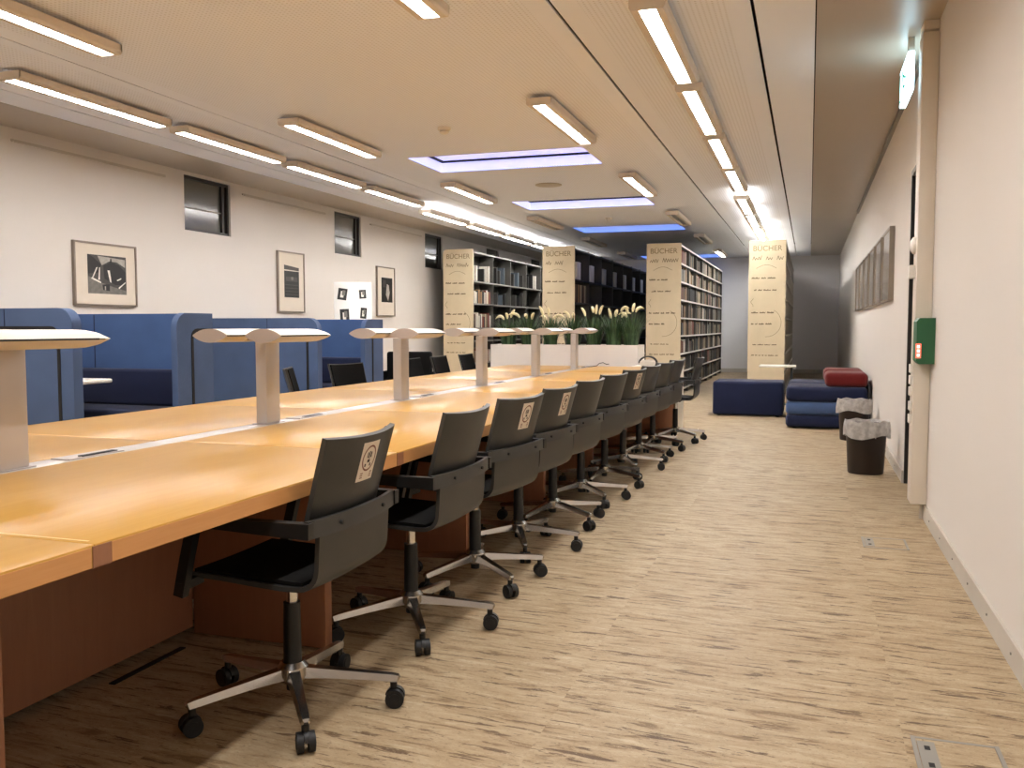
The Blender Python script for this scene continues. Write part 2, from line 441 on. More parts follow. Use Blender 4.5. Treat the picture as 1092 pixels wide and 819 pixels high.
# exit sign hanging from the ceiling
t = thing('exit_sign', 'lit white and green escape route sign hanging by the right wall', 'exit sign', (.575, 6.27, 2.67))
MB().box(-.02, .02, 0, .02, .2405, .3295, .002).build('bracket', M['metal_l'], t)
MB().box(-.02, .02, -.02, .5, .0, .24, .006).build('light_panel', M['exit'], t)
f = MB()
x = -.0205
def flat(poly): f.prism([((p_[0] - .17) * 1.9 + .26, p_[1]) for p_ in poly], 0, x - .0015, x)
flat([(.20 + .018 * math.cos(a * PI / 6), .19 + .018 * math.sin(a * PI / 6)) for a in range(12)])
flat([(.17, .17), (.205, .165), (.19, .11), (.16, .10)]); flat([(.165, .165), (.13, .15), (.105, .12), (.115, .112), (.14, .135), (.17, .145)])
flat([(.16, .11), (.185, .105), (.21, .07), (.19, .03), (.175, .035), (.188, .07)]); flat([(.16, .11), (.18, .1), (.15, .065), (.1, .06), (.1, .075), (.14, .08)])
flat([(.06, .12), (.09, .15), (.09, .125), (.11, .125), (.11, .115), (.09, .115), (.09, .09)])
flat([(.25, .02), (.285, .02), (.285, .21), (.25, .21), (.25, .195), (.275, .195), (.275, .035), (.25, .035)])
f.build('pictogram', M['exitg'], t)

# ------------------------------------------------------------------ luminaires
LL = 1.58
def luminaire(x, y, kind, label, group):
    t = thing('ceiling_luminaire', label, 'ceiling light', (x, y, ZC), 0, group)
    lk, up = kind
    drop = .07 if up else 0
    t.location.z = ZC - drop
    low = -.088 if (up or lk == 'lampL') else -.066
    lit = M[lk] if lk else M['off']
    # channel-shaped housing with the lit louvre recessed in it
    prof = [(-.1, -.03), (-.1, -.075), (-.088, -.09), (-.05, -.09), (-.05, -.052), (.05, -.052), (.05, -.09), (.088, -.09), (.1, -.075), (.1, -.03)]
    MB().prism(prof, 1, .0, LL).build('housing', M['body'], t)
    for yy in (-.002, LL - .012):
        MB().prism([(-.1, -.03), (-.1, -.075), (-.088, -.0905), (.088, -.0905), (.1, -.075), (.1, -.03)], 1, yy, yy + .014).build('end_plate', M['body'], t)
    MB().box(-.0462, .0462, .02, LL - .02, low, -.0525).build('louvre', lit, t)
    fr = MB()
    for q in ((-.0495, -.0465, .014, LL - .014), (.0465, .0495, .014, LL - .014)):
        fr.box(*q, -.0905, -.0525)
    fr.build('reflector', M['white'], t)
    for yy in (.25, LL - .25):
        MB().box(-.03, .03, yy - .03, yy + .03, -.035, drop - .001).build('hanger', M['body'], t)
    if up:
        MB().box(-.06, .06, .02, LL - .02, -.0295, -.024).build('uplight', M['upl'], t)
    return t
def rowlab(row, k): return {'R': 'lit ceiling luminaire, %s from the front in the row above the aisle',
                            'L': 'lit ceiling luminaire, %s from the front in the row above the booths'}[row] % ORD[k]
for row, x in (('R', -.875), ('L', -5.36)):
    for k in range(11):
        y = 3.2 + 1.8 * k + (.0 if row == 'R' else .0)
        if y + LL > Y1: continue
        lit = 'lampL' if row == 'L' and y < 13 else 'lampR' if y < 10 else ('lampM' if y < 12 else 'lampC')
        luminaire(x, y, (lit, y > 11.9), rowlab(row, k), 'continuous ceiling light rows')
for side, x in (('left', -4.28), ('right', -2.04)):
    for k in range(6):
        y = 3.25 + 3.6 * k - (.06 if k == 0 else 0)
        on = k < 3 or (k == 5 and side == 'right')
        luminaire(x, y, ('lampW' if k < 2 else ('lampM' if k < 3 else 'lampC') if on else None, False),
                  '%s single ceiling luminaire, %s from the front on the %s of the skylights' % ('lit' if on else 'unlit', ORD[k], side), 'single ceiling lights beside the skylights')
# the rows carry on over the viewer's head
for x in (-.875, -5.36):
    for y in (-2.2, -.4, 1.4):
        l = bpy.data.lights.new('rear_ceiling_tube', 'AREA'); l.shape = 'RECTANGLE'; l.size = .1; l.size_y = 1.5
        l.energy = 44 * PI * .15; l.color = WARM
        o = bpy.data.objects.new('rear_ceiling_tube', l); col.objects.link(o); o.location = (x, y + .8, ZC - .13)

# smoke detectors and a ceiling speaker disc
def detector(y, lab):
    t = thing('smoke_detector', lab, 'smoke detector', (-3.2, y, ZC))
    MB().lathe([(0, -.001), (.06, -.001), (.06, -.02), (.05, -.028), (0, -.028)], n=24).build('mounting_base', M['offwhite'], t)
    MB().lathe([(0, -.0285), (.035, -.0285), (.045, -.045), (.03, -.058), (0, -.06)], n=24).build('sensor_head', M['white'], t)
detector(7.73, 'small round white smoke detector on the ceiling before the first skylight')
detector(14.85, 'tiny round smoke detector on the ceiling between the second and third skylights')
tag(MB().lathe([(0, -.002), (.17, -.002), (.17, -.008), (.15, -.014), (0, -.016)], (-3.2, 11.2, ZC), n=32).build('ceiling_speaker', M['soffit']),
    'flat round grey disc on the ceiling between the first two skylights', 'speaker')

# ------------------------------------------------------------------ reading tables
XC, XF, XB, ZT = -2.36, -1.375, -3.345, .74
SEAM0, PITCH = 1.455, 1.425
def make_table():
    L = PITCH; g = .001
    t = thing('reading_table', '', 'table', (XC, 0, 0), 0, 'joined table units of the long reading table')
    for s in (1, -1):
        x0, x1 = sorted((s * .057, s * (XF - XC)))
        tt = MB(); tt.mat(0).box(x0, x1, g, L - g, ZT - .05, ZT, .004)
        o = tt.build('tabletop', M['top'], t)
        e0 = s * (XF - XC)
        a, b_ = sorted((e0, e0 + s * .0015))
        MB().box(a, b_, .045, L - .012, ZT - .047, ZT - .005).build('edge_band', M['edge'], t)
        MB().box(a, b_ + (.0006 if s > 0 else 0), -.008, .044, ZT - .0485, ZT - .004).build('joint_block', M['block'], t)
        a, b_ = sorted((s * .06, e0 - s * .03))
        MB().box(a, b_, .012, .017, ZT, ZT + .0006).build('inlay_line', M['inlay'], t)
        a, b_ = sorted((s * .1, s * .125))
        MB().box(a, b_, .03, L - .03, .03, ZT - .051).build('modesty_panel', M['panel'], t)
        a, b_ = sorted((s * .126, s * .70))
        MB().mat(0).box(a, b_, -.024, .024, .004, ZT - .0515, .002).build('pedestal', M['panel'], t)
    MB().box(-.055, .055, g, L - g, ZT - .045, ZT - .001, .003).build('cable_rail', M['silver'], t)
    pf = MB().box(-.04, .04, .9, 1.15, ZT - .0008, ZT + .003).build('power_flap', M['silver_d'], t)
    MB().box(.006, .03, .97, 1.13, ZT + .0032, ZT + .006).build('flap_slot', M['gap'], pf)
    return t
tb = make_table(); note(tb)
places = ['nearest unit of the long beech reading table, cut by the left frame edge', 'second beech table unit, behind the nearest black chair',
          'third beech table unit, between the second and third desk lamps', 'fourth beech table unit, carrying the third lamp from the front',
          'fifth beech table unit along the row of chairs', 'sixth beech table unit, carrying the second-last lamp', 'last beech table unit, against the white planter']
places = ['beech table unit at the near end of the long table', 'beech table unit carrying the nearest desk lamp', 'beech table unit carrying the second desk lamp from the front',
          'beech table unit carrying the third desk lamp from the front', 'beech table unit carrying the fourth desk lamp from the front',
          'beech table unit carrying the fifth desk lamp from the front', 'beech table unit carrying the farthest desk lamp, next to the white planter']
for k in range(7):
    y = SEAM0 + PITCH * (k - 1)
    if k == 0: tb.location = (XC, y, 0); tb['label'] = places[0]
    else:
        o = dup(tb, (XC, y, 0), 0, places[k])
        if k == 6:  # closing end panels
            for s in (1, -1):
                a, b_ = sorted((s * .03, s * (XF - XC - .01)))
                MB().box(a, b_, PITCH - .05, PITCH - .002, .004, ZT - .0515, .002).build('pedestal', M['panel'], o)

# ------------------------------------------------------------------ desk lamps
def wing_prof(w=.0875, h=.028, n=10):
    up = [(-w + 2 * w * i / n, h * (1 - abs(-1 + 2 * i / n) ** 2.2)) for i in range(n + 1)]
    return up
def make_lamp():
    t = thing('desk_lamp', '', 'desk lamp', (XC, 0, ZT), 0, 'twin-wing lamps along the middle of the reading table')
    MB().box(-.028, .028, -.055, .055, .003, .375, .004).build('pole', M['silver'], t)
    MB().box(-.04, .04, -.07, .07, .0005, .003).build('foot_plate', M['silver_d'], t)
    MB().box(-.12, .12, -.04, .04, .378, .402, .004).build('cross_bracket', M['silver_d'], t)
    for s in (-1, 1):
        cx = s * .135; zc = .404
        up = wing_prof(); lo = [(a, -b) for a, b in up[::-1]]
        y0, y1 = -.235, .235
        hs = MB()
        top = [(cx + a, zc + .002 + b) for a, b in up]; bot = [(cx + a, zc - .002 + b) for a, b in lo]
        def loft(outline_fn, ny=14):
            rings = []
            for i in range(ny + 1):
                u = i / ny; y = y0 + (y1 - y0) * u
                sc_ = 1.0 if u < .8 else math.sqrt(max(0.02, 1 - ((u - .8) / .2) ** 2 * .92))
                rings.append([(cx + a * (1 if u < .8 else .55 + .45 * sc_), y, zc + b * sc_) for a, b in outline_fn])
            return rings
        for sgn, name, mt in ((1, 'wing_top', M['white']), (-1, 'wing_underside', M['silver'])):
            pts = [(a, sgn * (b + .002)) for a, b in up]
            rings = loft(pts); n = len(pts); mb = MB()
            vs = [p for r in rings for p in r]; fs = []
            for i in range(len(rings) - 1):
                for j in range(n - 1): fs.append((i * n + j, i * n + j + 1, (i + 1) * n + j + 1, (i + 1) * n + j))
                fs.append((i * n, (i + 1) * n, (i + 1) * n + n - 1, i * n + n - 1))
            fs.append(tuple(range(n))); fs.append(tuple((len(rings) - 1) * n + j for j in range(n)))
            mb.add(vs, fs); mb.build(name, mt, t)
        # grey end cap towards the front and the dark seam along the edge
        cap = [(cx + a, zc + (b + .0025)) for a, b in up] + [(cx + a, zc - (b + .0025)) for a, b in up[::-1]]
        MB().prism(cap, 1, y0 - .004, y0 - .0005).build('end_cap', M['silver_d'], t)
        MB().box(cx - .084, cx + .084, y0 + .02, y1 - .05, zc - .0015, zc + .0015).build('seam', M['gap'], t)
        MB().box(cx + .0855, cx + .0885, y0, y1 - .08, zc - .003, zc + .003).build('seam', M['gap'], t)
        MB().box(cx - .0885, cx - .0855, y0, y1 - .08, zc - .003, zc + .003).build('seam', M['gap'], t)
    return t
lp = make_lamp(); note(lp)
for k in range(6):
    lab = 'silver twin-wing desk lamp, %s from the front along the reading table' % (ORD[k] if k else 'nearest')
    if k == 0: lab = 'nearest silver twin-wing desk lamp, cut off by the left picture edge'
    if k == 5: lab = 'farthest silver twin-wing desk lamp, in front of the white planter'
    loc = (XC, 2.15 + 1.425 * k, ZT)
    if k == 0: lp.location = loc; lp['label'] = lab
    else: dup(lp, loc, 0, lab)

# ------------------------------------------------------------------ office chairs (facing -X)
def make_chair():
    t = thing('office_chair', '', 'chair')
    # lower shell: seat running back and turning up into the lower back
    prof = [(-.225, .432), (-.215, .447), (-.19, .452), (-.10, .449), (0, .442), (.10, .436), (.15, .437)]
    for i in range(1, 7):
        a = R(-90 + 14.5 * i); prof.append((.155 + .06 * math.cos(a), .497 + .06 * math.sin(a)))
    prof += [(.221, .54), (.226, .58), (.231, .622)]
    def shell(u, v):
        f = u * (len(prof) - 1); i = min(int(f), len(prof) - 2); q = f - i
        p0, p1 = Vector(prof[i]), Vector(prof[i + 1]); p = p0.lerp(p1, q); d = p1 - p0
        y = (v - .5) * .43; bow = -.012 * (abs(v - .5) * 2) ** 2
        k = min(1, max(0, (p.y - .5) / .15))
        return (p.x + bow * k, y, p.y + (-bow * .6) * (1 - k)), (-d.y, 0, d.x)
    MB().sheet(shell, (len(prof) - 1) * 2, 8, .014).build('seat_shell', M['char'], t, 50)
    def pad(u, v):
        x = -.2 + .36 * u; z = .463 - .012 * u + .006 * math.sin(PI * u) * 0
        y = (v - .5) * .40
        return (x, y, z + .004 * (abs(v - .5) * 2) ** 2), (0.03, 0, 1)
    MB().sheet(pad, 6, 6, .012).build('seat_pad', M['blackfab'], t, 50)
    # upper back panel, curved in plan, leaning back
    def back(u, v):
        z = .605 + .262 * u; x = .206 + .074 * u
        w = .41 + .015 * u
        y = (v - .5) * w; bow = -.035 * (abs(v - .5) * 2) ** 2
        rise = .008 * (abs(v - .5) * 2) ** 2 * u
        return (x + bow, y, z + rise), (1, .14 * (v - .5) * 2, -.28)
    MB().sheet(back, 8, 12, .016).build('backrest', M['char'], t, 50)
    def bpad(u, v):
        p, n_ = back(.06 + .9 * u, .03 + .94 * v); return Vector(p) - Vector(n_).normalized() * .0135, n_
    MB().sheet(bpad, 6, 8, .009).build('back_pad', M['blackfab'], t, 50)
    # band behind the back that carries the arms
    pts = []
    for i in range(13):
        v = i / 12; y = (v - .5) * .535; pts.append((.247 - .03 * (abs(v - .5) * 2) ** 2, y, .628))
    MB().sweep(pts, [(-.007, -.025), (.007, -.025), (.007, .025), (-.007, .025)]).build('arm_band', M['char'], t, 40)
    for y in (-.13, .13):
        b_ = MB().cyl((.238, y, .628), (.2545, y, .628), .006, n=10).build('bolt', M['black'], t)
    for s in (-1, 1):
        y = s * .268
        path = [(.232, y, .628), (.1, y, .63), (-.03, y, .632), (-.11, y, .633), (-.138, y, .626), (-.15, y, .606), (-.172, y, .52), (-.19, y, .44), (-.196, y, .412)]
        scl = [(1, 1.1), (1.3, .95), (1.5, .75), (1.4, .7), (1.2, .75), (1, .8), (1, .8), (1, .8), (1, .8)]
        a = MB().sweep(path, [(-.014, -.02), (.014, -.02), (.014, .02), (-.014, .02)], up=(0, 0, 1) , scales=scl).build('armrest', M['black'], t, 30)
        MB().sweep([(-.19, s * .283, .44), (-.187, s * .19, .444)], [(-.012, -.012), (.012, -.012), (.012, .012), (-.012, .012)]).build('arm_bracket', M['black'], t, 30)
    MB().box(-.06, .06, -.06, .06, .408, .429, .006).build('seat_mechanism', M['black'], t)
    MB().cyl((0, 0, .33), (0, 0, .412), .018, n=20).build('gas_lift', M['chrome'], t)
    MB().cyl((0, 0, .145), (0, 0, .335), .028, .026, n=24).lathe([(0, .06), (.02, .06), (.022, .1), (0, .1)], n=16).build('column', M['black'], t)
    MB().lathe([(0, .085), (.04, .088), (.05, .11), (.048, .135), (.034, .15), (0, .15)], n=25).build('base_hub', M['alu'], t)
    for k in range(5):
        a = R(20 + 72 * k)
        o = MB().sweep([(.03, 0, .116), (.12, 0, .110), (.22, 0, .101), (.306, 0, .093), (.325, 0, .090), (.330, 0, .087)],
                       [(-.017, -.012), (.017, -.012), (.012, .014), (-.012, .014)], scales=[(1.45, 1.25), (1.2, 1.0), (1.0, .85), (.92, .8), (.8, .72), (.45, .4)]).build('base_leg', M['alu'], t, 25)
        o.rotation_euler = (0, 0, a)
        cs = MB().cyl((.312, 0, .058), (.312, 0, .078), .011, n=12)
        hood = [(.312 + .031 * math.cos(R(d)) + .004, .032 + .031 * math.sin(R(d))) for d in range(10, 171, 16)]
        cs.prism(hood + [(.30, .034)], 1, -.006, .006)
        c_ = cs.build('caster', M['black'], t, 40); c_.rotation_euler = (0, 0, a)
        wv = MB()
        for s in (-1, 1):
            y0_, y1_ = (.007, .025) if s > 0 else (-.025, -.007)
            wv.cyl((.316, y0_, .0295), (.316, y1_, .0295), .029, n=22)
            wv.cyl((.316, y1_ if s > 0 else y0_, .0295), (.316, (y1_ + .002) if s > 0 else (y0_ - .002), .0295), .018, n=16)
        wv.build('wheel', M['rub'], c_, 40)
    # paper sticker on the outer back
    def bp(u, v, off):  # point on outer back surface
        p, n = back(u, v); n = Vector(n).normalized(); return Vector(p) + n * (.008 + off)
    s_ = MB()
    def patch(u0, u1, v0, v1, off, nn=4):
        vs = [bp(u0 + (u1 - u0) * i / nn, v0 + (v1 - v0) * j / nn, off) for i in range(nn + 1) for j in range(nn + 1)]
        s_.add(vs, [(i * (nn + 1) + j, i * (nn + 1) + j + 1, (i + 1) * (nn + 1) + j + 1, (i + 1) * (nn + 1) + j) for i in range(nn) for j in range(nn)])
    V0, V1, U0, U1 = .39, .63, .47, .92
    s_.mat(0); patch(U0, U1, V0, V1, .0012)
    # ring and symbol
    uc, vc = .73, .51
    s_.mat(2); n = 28; vs = []
    for i in range(n):
        a = 2 * PI * i / n
        for r in (1.0, .86): vs.append(bp(uc + .15 * r * math.sin(a), vc + .095 * r * math.cos(a), .0018))
    s_.add(vs, [(2 * i, 2 * i + 1, (2 * i + 3) % (2 * n), (2 * i + 2) % (2 * n)) for i in range(n)])
    s_.mat(1)
    patch(.735, .80, 0.475, 0.490, .0018, 1); patch(.727, .81, 0.498, 0.514, .0018, 1); patch(.735, .80, 0.522, 0.540, .0018, 1)
    patch(.68, .717, 0.490, 0.525, .0018, 1); patch(.635, .67, 0.460, 0.480, .0018, 1); patch(.635, .67, 0.530, 0.550, .0018, 1)
    s_.mat(2)
    for uu in (.555, .53, .505): patch(uu, uu + .012, 0.430, 0.600, .0018, 1)
    st = s_.build('sticker', [M['paper'], M['stk'], M['stk_r']], t, 60)
    st['label'] = 'white paper sticker with a round symbol'
    return t
ch = make_chair(); note(ch)
near = [  # x, y, rot, base spin, sticker
    (-1.503, 2.385, 0, 0, 1), (-1.47, 3.19, -2, -6, 0), (-1.46, 3.88, -10, 12, 1), (-1.46, 4.54, -8, -14, 1), (-1.46, 5.22, -8, 20, 0),
    (-1.46, 5.93, -12, 5, 0), (-1.45, 6.63, -12, 28, 1), (-1.45, 7.34, -10, -8, 0), (-1.44, 8.02, -12, 16, 0), (-1.43, 8.71, -10, 33, 0), (-1.31, 9.42, 0, 9, 0)]
labs = ['nearest black office chair, with a paper sticker high on its back', 'second black office chair from the front, plain back without sticker',
        'third black office chair from the front, with a paper sticker on its back', 'fourth black office chair from the front, with a paper sticker on its back',
        'fifth black office chair along the near side of the table', 'sixth black office chair along the near side of the table',
        'seventh black office chair along the near side, sticker at its back edge', 'eighth black office chair along the near side of the table',
        'ninth black office chair along the near side of the table', 'tenth black office chair, tucked before the last one at the table end',
        'last black office chair at the far table corner, pulled out and seen from the side']
GN = 'office chairs along the near side of the reading table'
for i, (x, y, r, sp, st) in enumerate(near):
    if i == 0: ch.location = (x, y, 0); ch.rotation_euler = (0, 0, R(r)); ch['label'] = labs[0]; ch['group'] = GN
    else: dup(ch, (x, y, 0), R(r), labs[i], GN, () if st else ('sticker',), R(sp - r))
far = [(-3.52, 6.05, 180 + 27, 'far side black chair turned edge-on before the blue booth panel'),
       (-3.52, 6.80, 180 - 14, 'far side black chair showing its back square in front of the second blue booth'),
       (-3.52, 8.2, 180, 'far side black chair just right of the third desk lamp pole'),
       (-3.52, 8.9, 180, 'far side black chair in the middle of the gap between the third and fourth lamps'),
       (-3.52, 9.70, 180, 'farthest far side black chair, left of the fourth desk lamp pole')]
for x, y, r, lab in far:
    dup(ch, (x, y, 0), R(r), lab, 'office chairs on the far side of the reading table', ('sticker',), R(10))

# ------------------------------------------------------------------ blue high-back booths
BX0, BX1 = -6.85, -5.2       # inner end by the wall, outer end by the aisle
def rr(x0, x1, z0, z1, r, corners=(1, 1), n=8):
    """outline with rounded top corners"""
    p = [(x0, z0), (x1, z0)]
    if corners[1]: p += [(x1 - r + r * math.cos(R(90 * i / n)), z1 - r + r * math.sin(R(90 * i / n))) for i in range(n + 1)]
    else: p += [(x1, z1)]
    if corners[0]: p += [(x0 + r + r * math.cos(R(90 + 90 * i / n)), z1 - r + r * math.sin(R(90 + 90 * i / n))) for i in range(n + 1)]
    else: p += [(x0, z1)]
    return p
def uline(mb, x0, x1, z0, z1, r, w, plane, c0, c1, left=True, right=True, n=8):
    """a dark rounded frame line of width w; plane: axis of its normal"""
    path = []
    if left: path += [(x0, z0), ] + [(x0 + r - r * math.cos(R(90 * i / n)), z1 - r + r * math.sin(R(90 * i / n))) for i in range(n + 1)]
    else: path += [(x0, z1)]
    if right: path += [(x1 - r + r * math.sin(R(90 * i / n)), z1 - r + r * math.cos(R(90 * i / n))) for i in range(n + 1)] + [(x1, z0)]
    else: path += [(x1, z1)]
    out, inn = [], []
    for i, p in enumerate(path):
        a = Vector(path[max(i - 1, 0)]); b = Vector(path[min(i + 1, len(path) - 1)]); d = (b - a).normalized(); nn = Vector((-d.y, d.x))
        out.append(Vector(p) + nn * w / 2); inn.append(Vector(p) - nn * w / 2)
    for i in range(len(path) - 1):
        mb.prism([out[i][:], out[i + 1][:], inn[i + 1][:], inn[i][:]], plane, c0, c1)
def booth(y, face, H, lab, lead=0.0):
    """sofa with high back standing across the aisle; face=-1 looks towards the viewer"""
    t = thing('high_back_sofa', lab, 'sofa', (0, y, 0), 0, 'blue high back booth sofas by the left wall')
    th = .09; W = .4
    yb0, yb1 = (0, th)
    # back shell
    m_ = MB().prism(rr(BX0, BX1, .06, H, .13, (0, 1)), 1, yb0, yb1); m_.build('back_panel', M['booth'] if face > 0 else M['booth_in'], t, 30)
    if face > 0:   # its outside is towards the viewer: piping line and centre joint
        g = MB(); uline(g, BX0 + .12, BX1 - .13, .08, H - .15, .07, .028, 1, yb0 - .006, yb0 - .0005)
        g.box(BX0 + .86, BX0 + .885, yb0 - .006, yb0 - .0005, .08, H - .165)
        g.build('shadow_joint', M['gap'], t)
        MB().box(BX0 + 1.0, BX0 + 1.006, yb0 - .003, yb0 - .0005, H - .15, H - .005).build('seam', M['navy'], t)
        seat_y = (th + .001, .58)
    else:
        # wing on the aisle side, coming forward to a rounded edge
        m_ = MB().prism(rr(-W, th, .06, H, .13, (1, 0)), 0, BX1 + .0005, BX1 + .06); m_.build('side_wing', M['booth'], t, 30)
        g = MB(); uline(g, -W + .2, th, .08, H - .15, .07, .03, 0, BX1 + .0605, BX1 + .066, True, False)
        g.build('shadow_joint', M['gap'], t)
        m_ = MB().prism(rr(-W, -.001, .06, H, .13, (1, 0)), 0, BX0 - .06, BX0 - .0005); m_.build('side_wing', M['booth'], t, 30)
        MB().box(BX1 - 1.19, BX1 - 1.184, -.006, -.0005, .8, H - .01).build('seam', M['navy'], t)
        seat_y = (-.58, -.001)
    y0_, y1_ = seat_y
    s = -1 if face < 0 else 1
    bk = (y1_ - .12, y1_) if face < 0 else (y0_, y0_ + .12)
    xe = BX1 - .004 if face < 0 else BX1 - .5
    MB().box(BX0 + .002, xe, bk[0], bk[1], .47, .80, .03, 3).build('back_cushion', M['navy'], t)
    MB().box(BX0 + .002, xe, y0_, y1_, .32, .468, .03, 3).build('seat_cushion', M['navy2'], t)
    MB().box(BX0 + .02, xe - .02, y0_ + .03, y1_ - .03, .1, .318, .01).build('plinth', M['navy2'], t)
    for x in (BX0 + .12, xe - .12):
        for yy in (y0_ + .08, y1_ - .08):
            MB().cyl((x, yy, 0), (x, yy, .1), .02, n=12).build('foot', M['black'], t)
    return t
booth(5.34, 1, 1.325, 'nearest blue booth sofa, only its outer back visible at the left edge')
booth(6.83, -1, 1.305, 'blue booth sofa seen inside below the largest framed picture')
booth(8.86, 1, 1.285, 'blue booth sofa with its outer back behind the second desk lamp')
booth(10.27, -1, 1.28, 'last blue booth sofa, its open side next to the white display board')
def booth_table(y, lab):
    t = thing('booth_table', lab, 'table', (0, y, 0))
    MB().box(-6.75, -5.70, -.24, .24, .705, .74, .014, 3).build('tabletop', M['white'], t)
    MB().box(-6.68, -6.6, -.12, .12, .03, .704, .005).build('table_leg', M['white'], t)
    MB().box(-6.75, -6.2, -.2, .2, 0, .03, .005).build('foot_plate', M['white'], t)
    MB().cyl((-5.95, 0, .03), (-5.95, 0, .704), .03, n=16).build('column', M['white'], t)
    MB().lathe([(0, 0), (.16, 0), (.16, .012), (.03, .03), (0, .03)], (-5.95, 0, 0)).build('foot_plate', M['white'], t)
booth_table(6.05, 'white booth table between the two nearest blue sofas')
booth_table(9.55, 'white booth table tip inside the second blue booth')

# ------------------------------------------------------------------ framed pictures, left wall
def picture(y0, y1, z0, z1, win, art, lab):
    t = thing('framed_picture', lab, 'picture', (XL, (y0 + y1) / 2, z0))
    w, h = (y1 - y0) / 2, z1 - z0
    f = MB(); e = .018; d = .035
    f.box(0.001, d, -w, -w + e, 0, h); f.box(0.001, d, w - e, w, 0, h); f.box(0.001, d, -w + e, w - e, 0, e); f.box(0.001, d, -w + e, w - e, h - e, h)
    f.build('frame', M['frame'], t)
    MB().box(.002, d - .012, -w + e + .0005, w - e - .0005, e + .0005, h - e - .0005).build('mount', M['mat'], t)
    a = MB(); x = d - .0118
    def q(i, poly, dx=0): a.mat(i).prism([(p[0], p[1]) for p in poly], 0, x + dx, x + dx + .0005)
    art(q, win)
    a.build('photo_print', [M['g%d' % i] for i in range(5)], t)
def rect(y0, y1, z0, z1): return [(y0, z0), (y1, z0), (y1, z1), (y0, z1)]
def art1(q, w):
    y0, y1, z0, z1 = w; W, H = y1 - y0, z1 - z0
    P = lambda u, v: (y0 + u * W, z0 + v * H)
    q(1, rect(*w))
    q(3, [P(.25, .98), P(.97, .93), P(.97, .72), P(.75, .85), P(.55, .86), P(.36, .74)], .0006)
    q(0, [P(.0, 1), P(.12, .95), P(.34, .76), P(.3, .55), P(0, .5)], .0006)
    q(2, [P(.0, .45), P(.3, .3), P(.55, .22), P(1, .1), P(1, 0), P(0, 0)], .0006)
    q(0, [P(.4, .74), P(.6, .84), P(.8, .78), P(.98, .6), P(.98, .25), P(.7, .25), P(.42, .4)], .0008)
    q(0, [P(.57, .82), P(.62, .82), P(.61, .93), P(.58, .93)], .001)
    q(4, [P(.1, .4), P(.22, .68), P(.25, .68), P(.13, .4)], .0012); q(4, [P(.26, .36), P(.29, .68), P(.31, .68), P(.3, .36)], .0012)
    q(4, [P(.08, .38), P(.33, .27), P(.33, .31), P(.1, .42)], .0012)
    q(4, [P(.5, .62), P(.56, .62), P(.6, .3), P(.56, .32)], .0012); q(0, [P(.36, .24), P(.55, .26), P(.55, .08), P(.38, .1)], .0012)
    q(3, [P(.42, .2), P(.45, .2), P(.45, .1), P(.42, .1)], .0014); q(4, [P(.78, .18), P(.97, .34), P(.97, .31), P(.8, .15)], .0012)
    q(4, [P(.74, .38), P(.86, .44), P(.86, .41), P(.75, .35)], .0012)
def art2(q, w):
    y0, y1, z0, z1 = w; H = z1 - z0; W = y1 - y0
    q(0, rect(y0, y1, z0, z0 + .82 * H)); q(1, [(y0, z0 + .86 * H), (y1, z0 + .84 * H), (y1, z0 + .94 * H), (y0, z1)])
    q(1, rect(y0 + .1 * W, y1 - .1 * W, z0 + .5 * H, z0 + .64 * H), .0006); q(2, rect(y0 + .45 * W, y0 + .6 * W, z0 + .55 * H, z0 + .64 * H), .0008)
    for k in range(4): q(1, rect(y0 + .05 * W, y1 - .05 * W, z0 + (.08 + .1 * k) * H, z0 + (.1 + .1 * k) * H), .0006)
def art3(q, w):
    y0, y1, z0, z1 = w; H = z1 - z0; W = y1 - y0
    q(0, rect(*w)); q(3, [(y0 + .5 * W, z0 + .75 * H), (y0 + .65 * W, z0 + .7 * H), (y0 + .75 * W, z0 + .4 * H), (y0 + .6 * W, z0 + .05 * H), (y0 + .4 * W, z0 + .3 * H)], .0006)
    q(1, rect(y0 + .1 * W, y0 + .4 * W, z0 + .6 * H, z0 + .9 * H), .0006)
picture(7.155, 8.03, 1.40, 2.045, (-.255, .315 - .03, .125, .52), art1, 'largest framed black and white landscape photograph on the left wall')
picture(10.77, 11.45, 1.388, 2.235, (-.18, .2, .21, .66), art2, 'tall framed dark photograph between the first two left wall windows')
picture(13.75, 14.435, 1.37, 2.212, (-.17, .25, .24, .66), art3, 'tall framed photograph half hidden behind the white display board')

# white display board on an A-frame, leaning back, facing the room
t = thing('display_board', 'white A-frame display board with small dark photos beside the last blue booth', 'display board', (-6.2, 11.55, 0), 0)
bw, bh = .27, 1.86
bm_ = MB().box(-bw, bw, -.012, .012, 0.02, bh, .004)
brd = bm_.build('board', M['board'], t)
brd.rotation_euler = (R(-9), 0, 0)
ph = [(-.15, 1.68, .13, .17, 8), (.14, 1.68, .1, .13, -4), (-.12, 1.36, .13, .2, -3), (.15, 1.4, .09, .16, 5), (.16, 1.1, .1, .14, 3), (.17, .8, .08, .1, 0), (-.12, .95, .12, .2, 4)]
for x, z, w_, h_, r in ph:
    p = MB().mat(0).box(-w_ / 2, w_ / 2, -.001, .001, -h_ / 2, h_ / 2).mat(1).box(-w_ * .2, w_ * .15, -.0016, -.001, -h_ * .3, h_ * .25).mat(2).box(-w_ * .05, w_ * .3, -.002, -.0016, -h_ * .1, h_ * .35)
    o = p.build('photo_print', [M['g0'], M['g4'], M['g2']], brd); o.location = (x, -.0135, z); o.rotation_euler = (0, R(r), 0)
for s in (-1, 1):
    MB().cyl((s * .22, .62, 0), (s * .22, .31, bh - .03), .012, n=10).build('rear_leg', M['silver'], t)
    MB().cyl((s * .22, .48, .8), (s * .22, .15, .8), .006, n=8).build('stay', M['silver'], t)
t.rotation_euler = (0, 0, R(28))

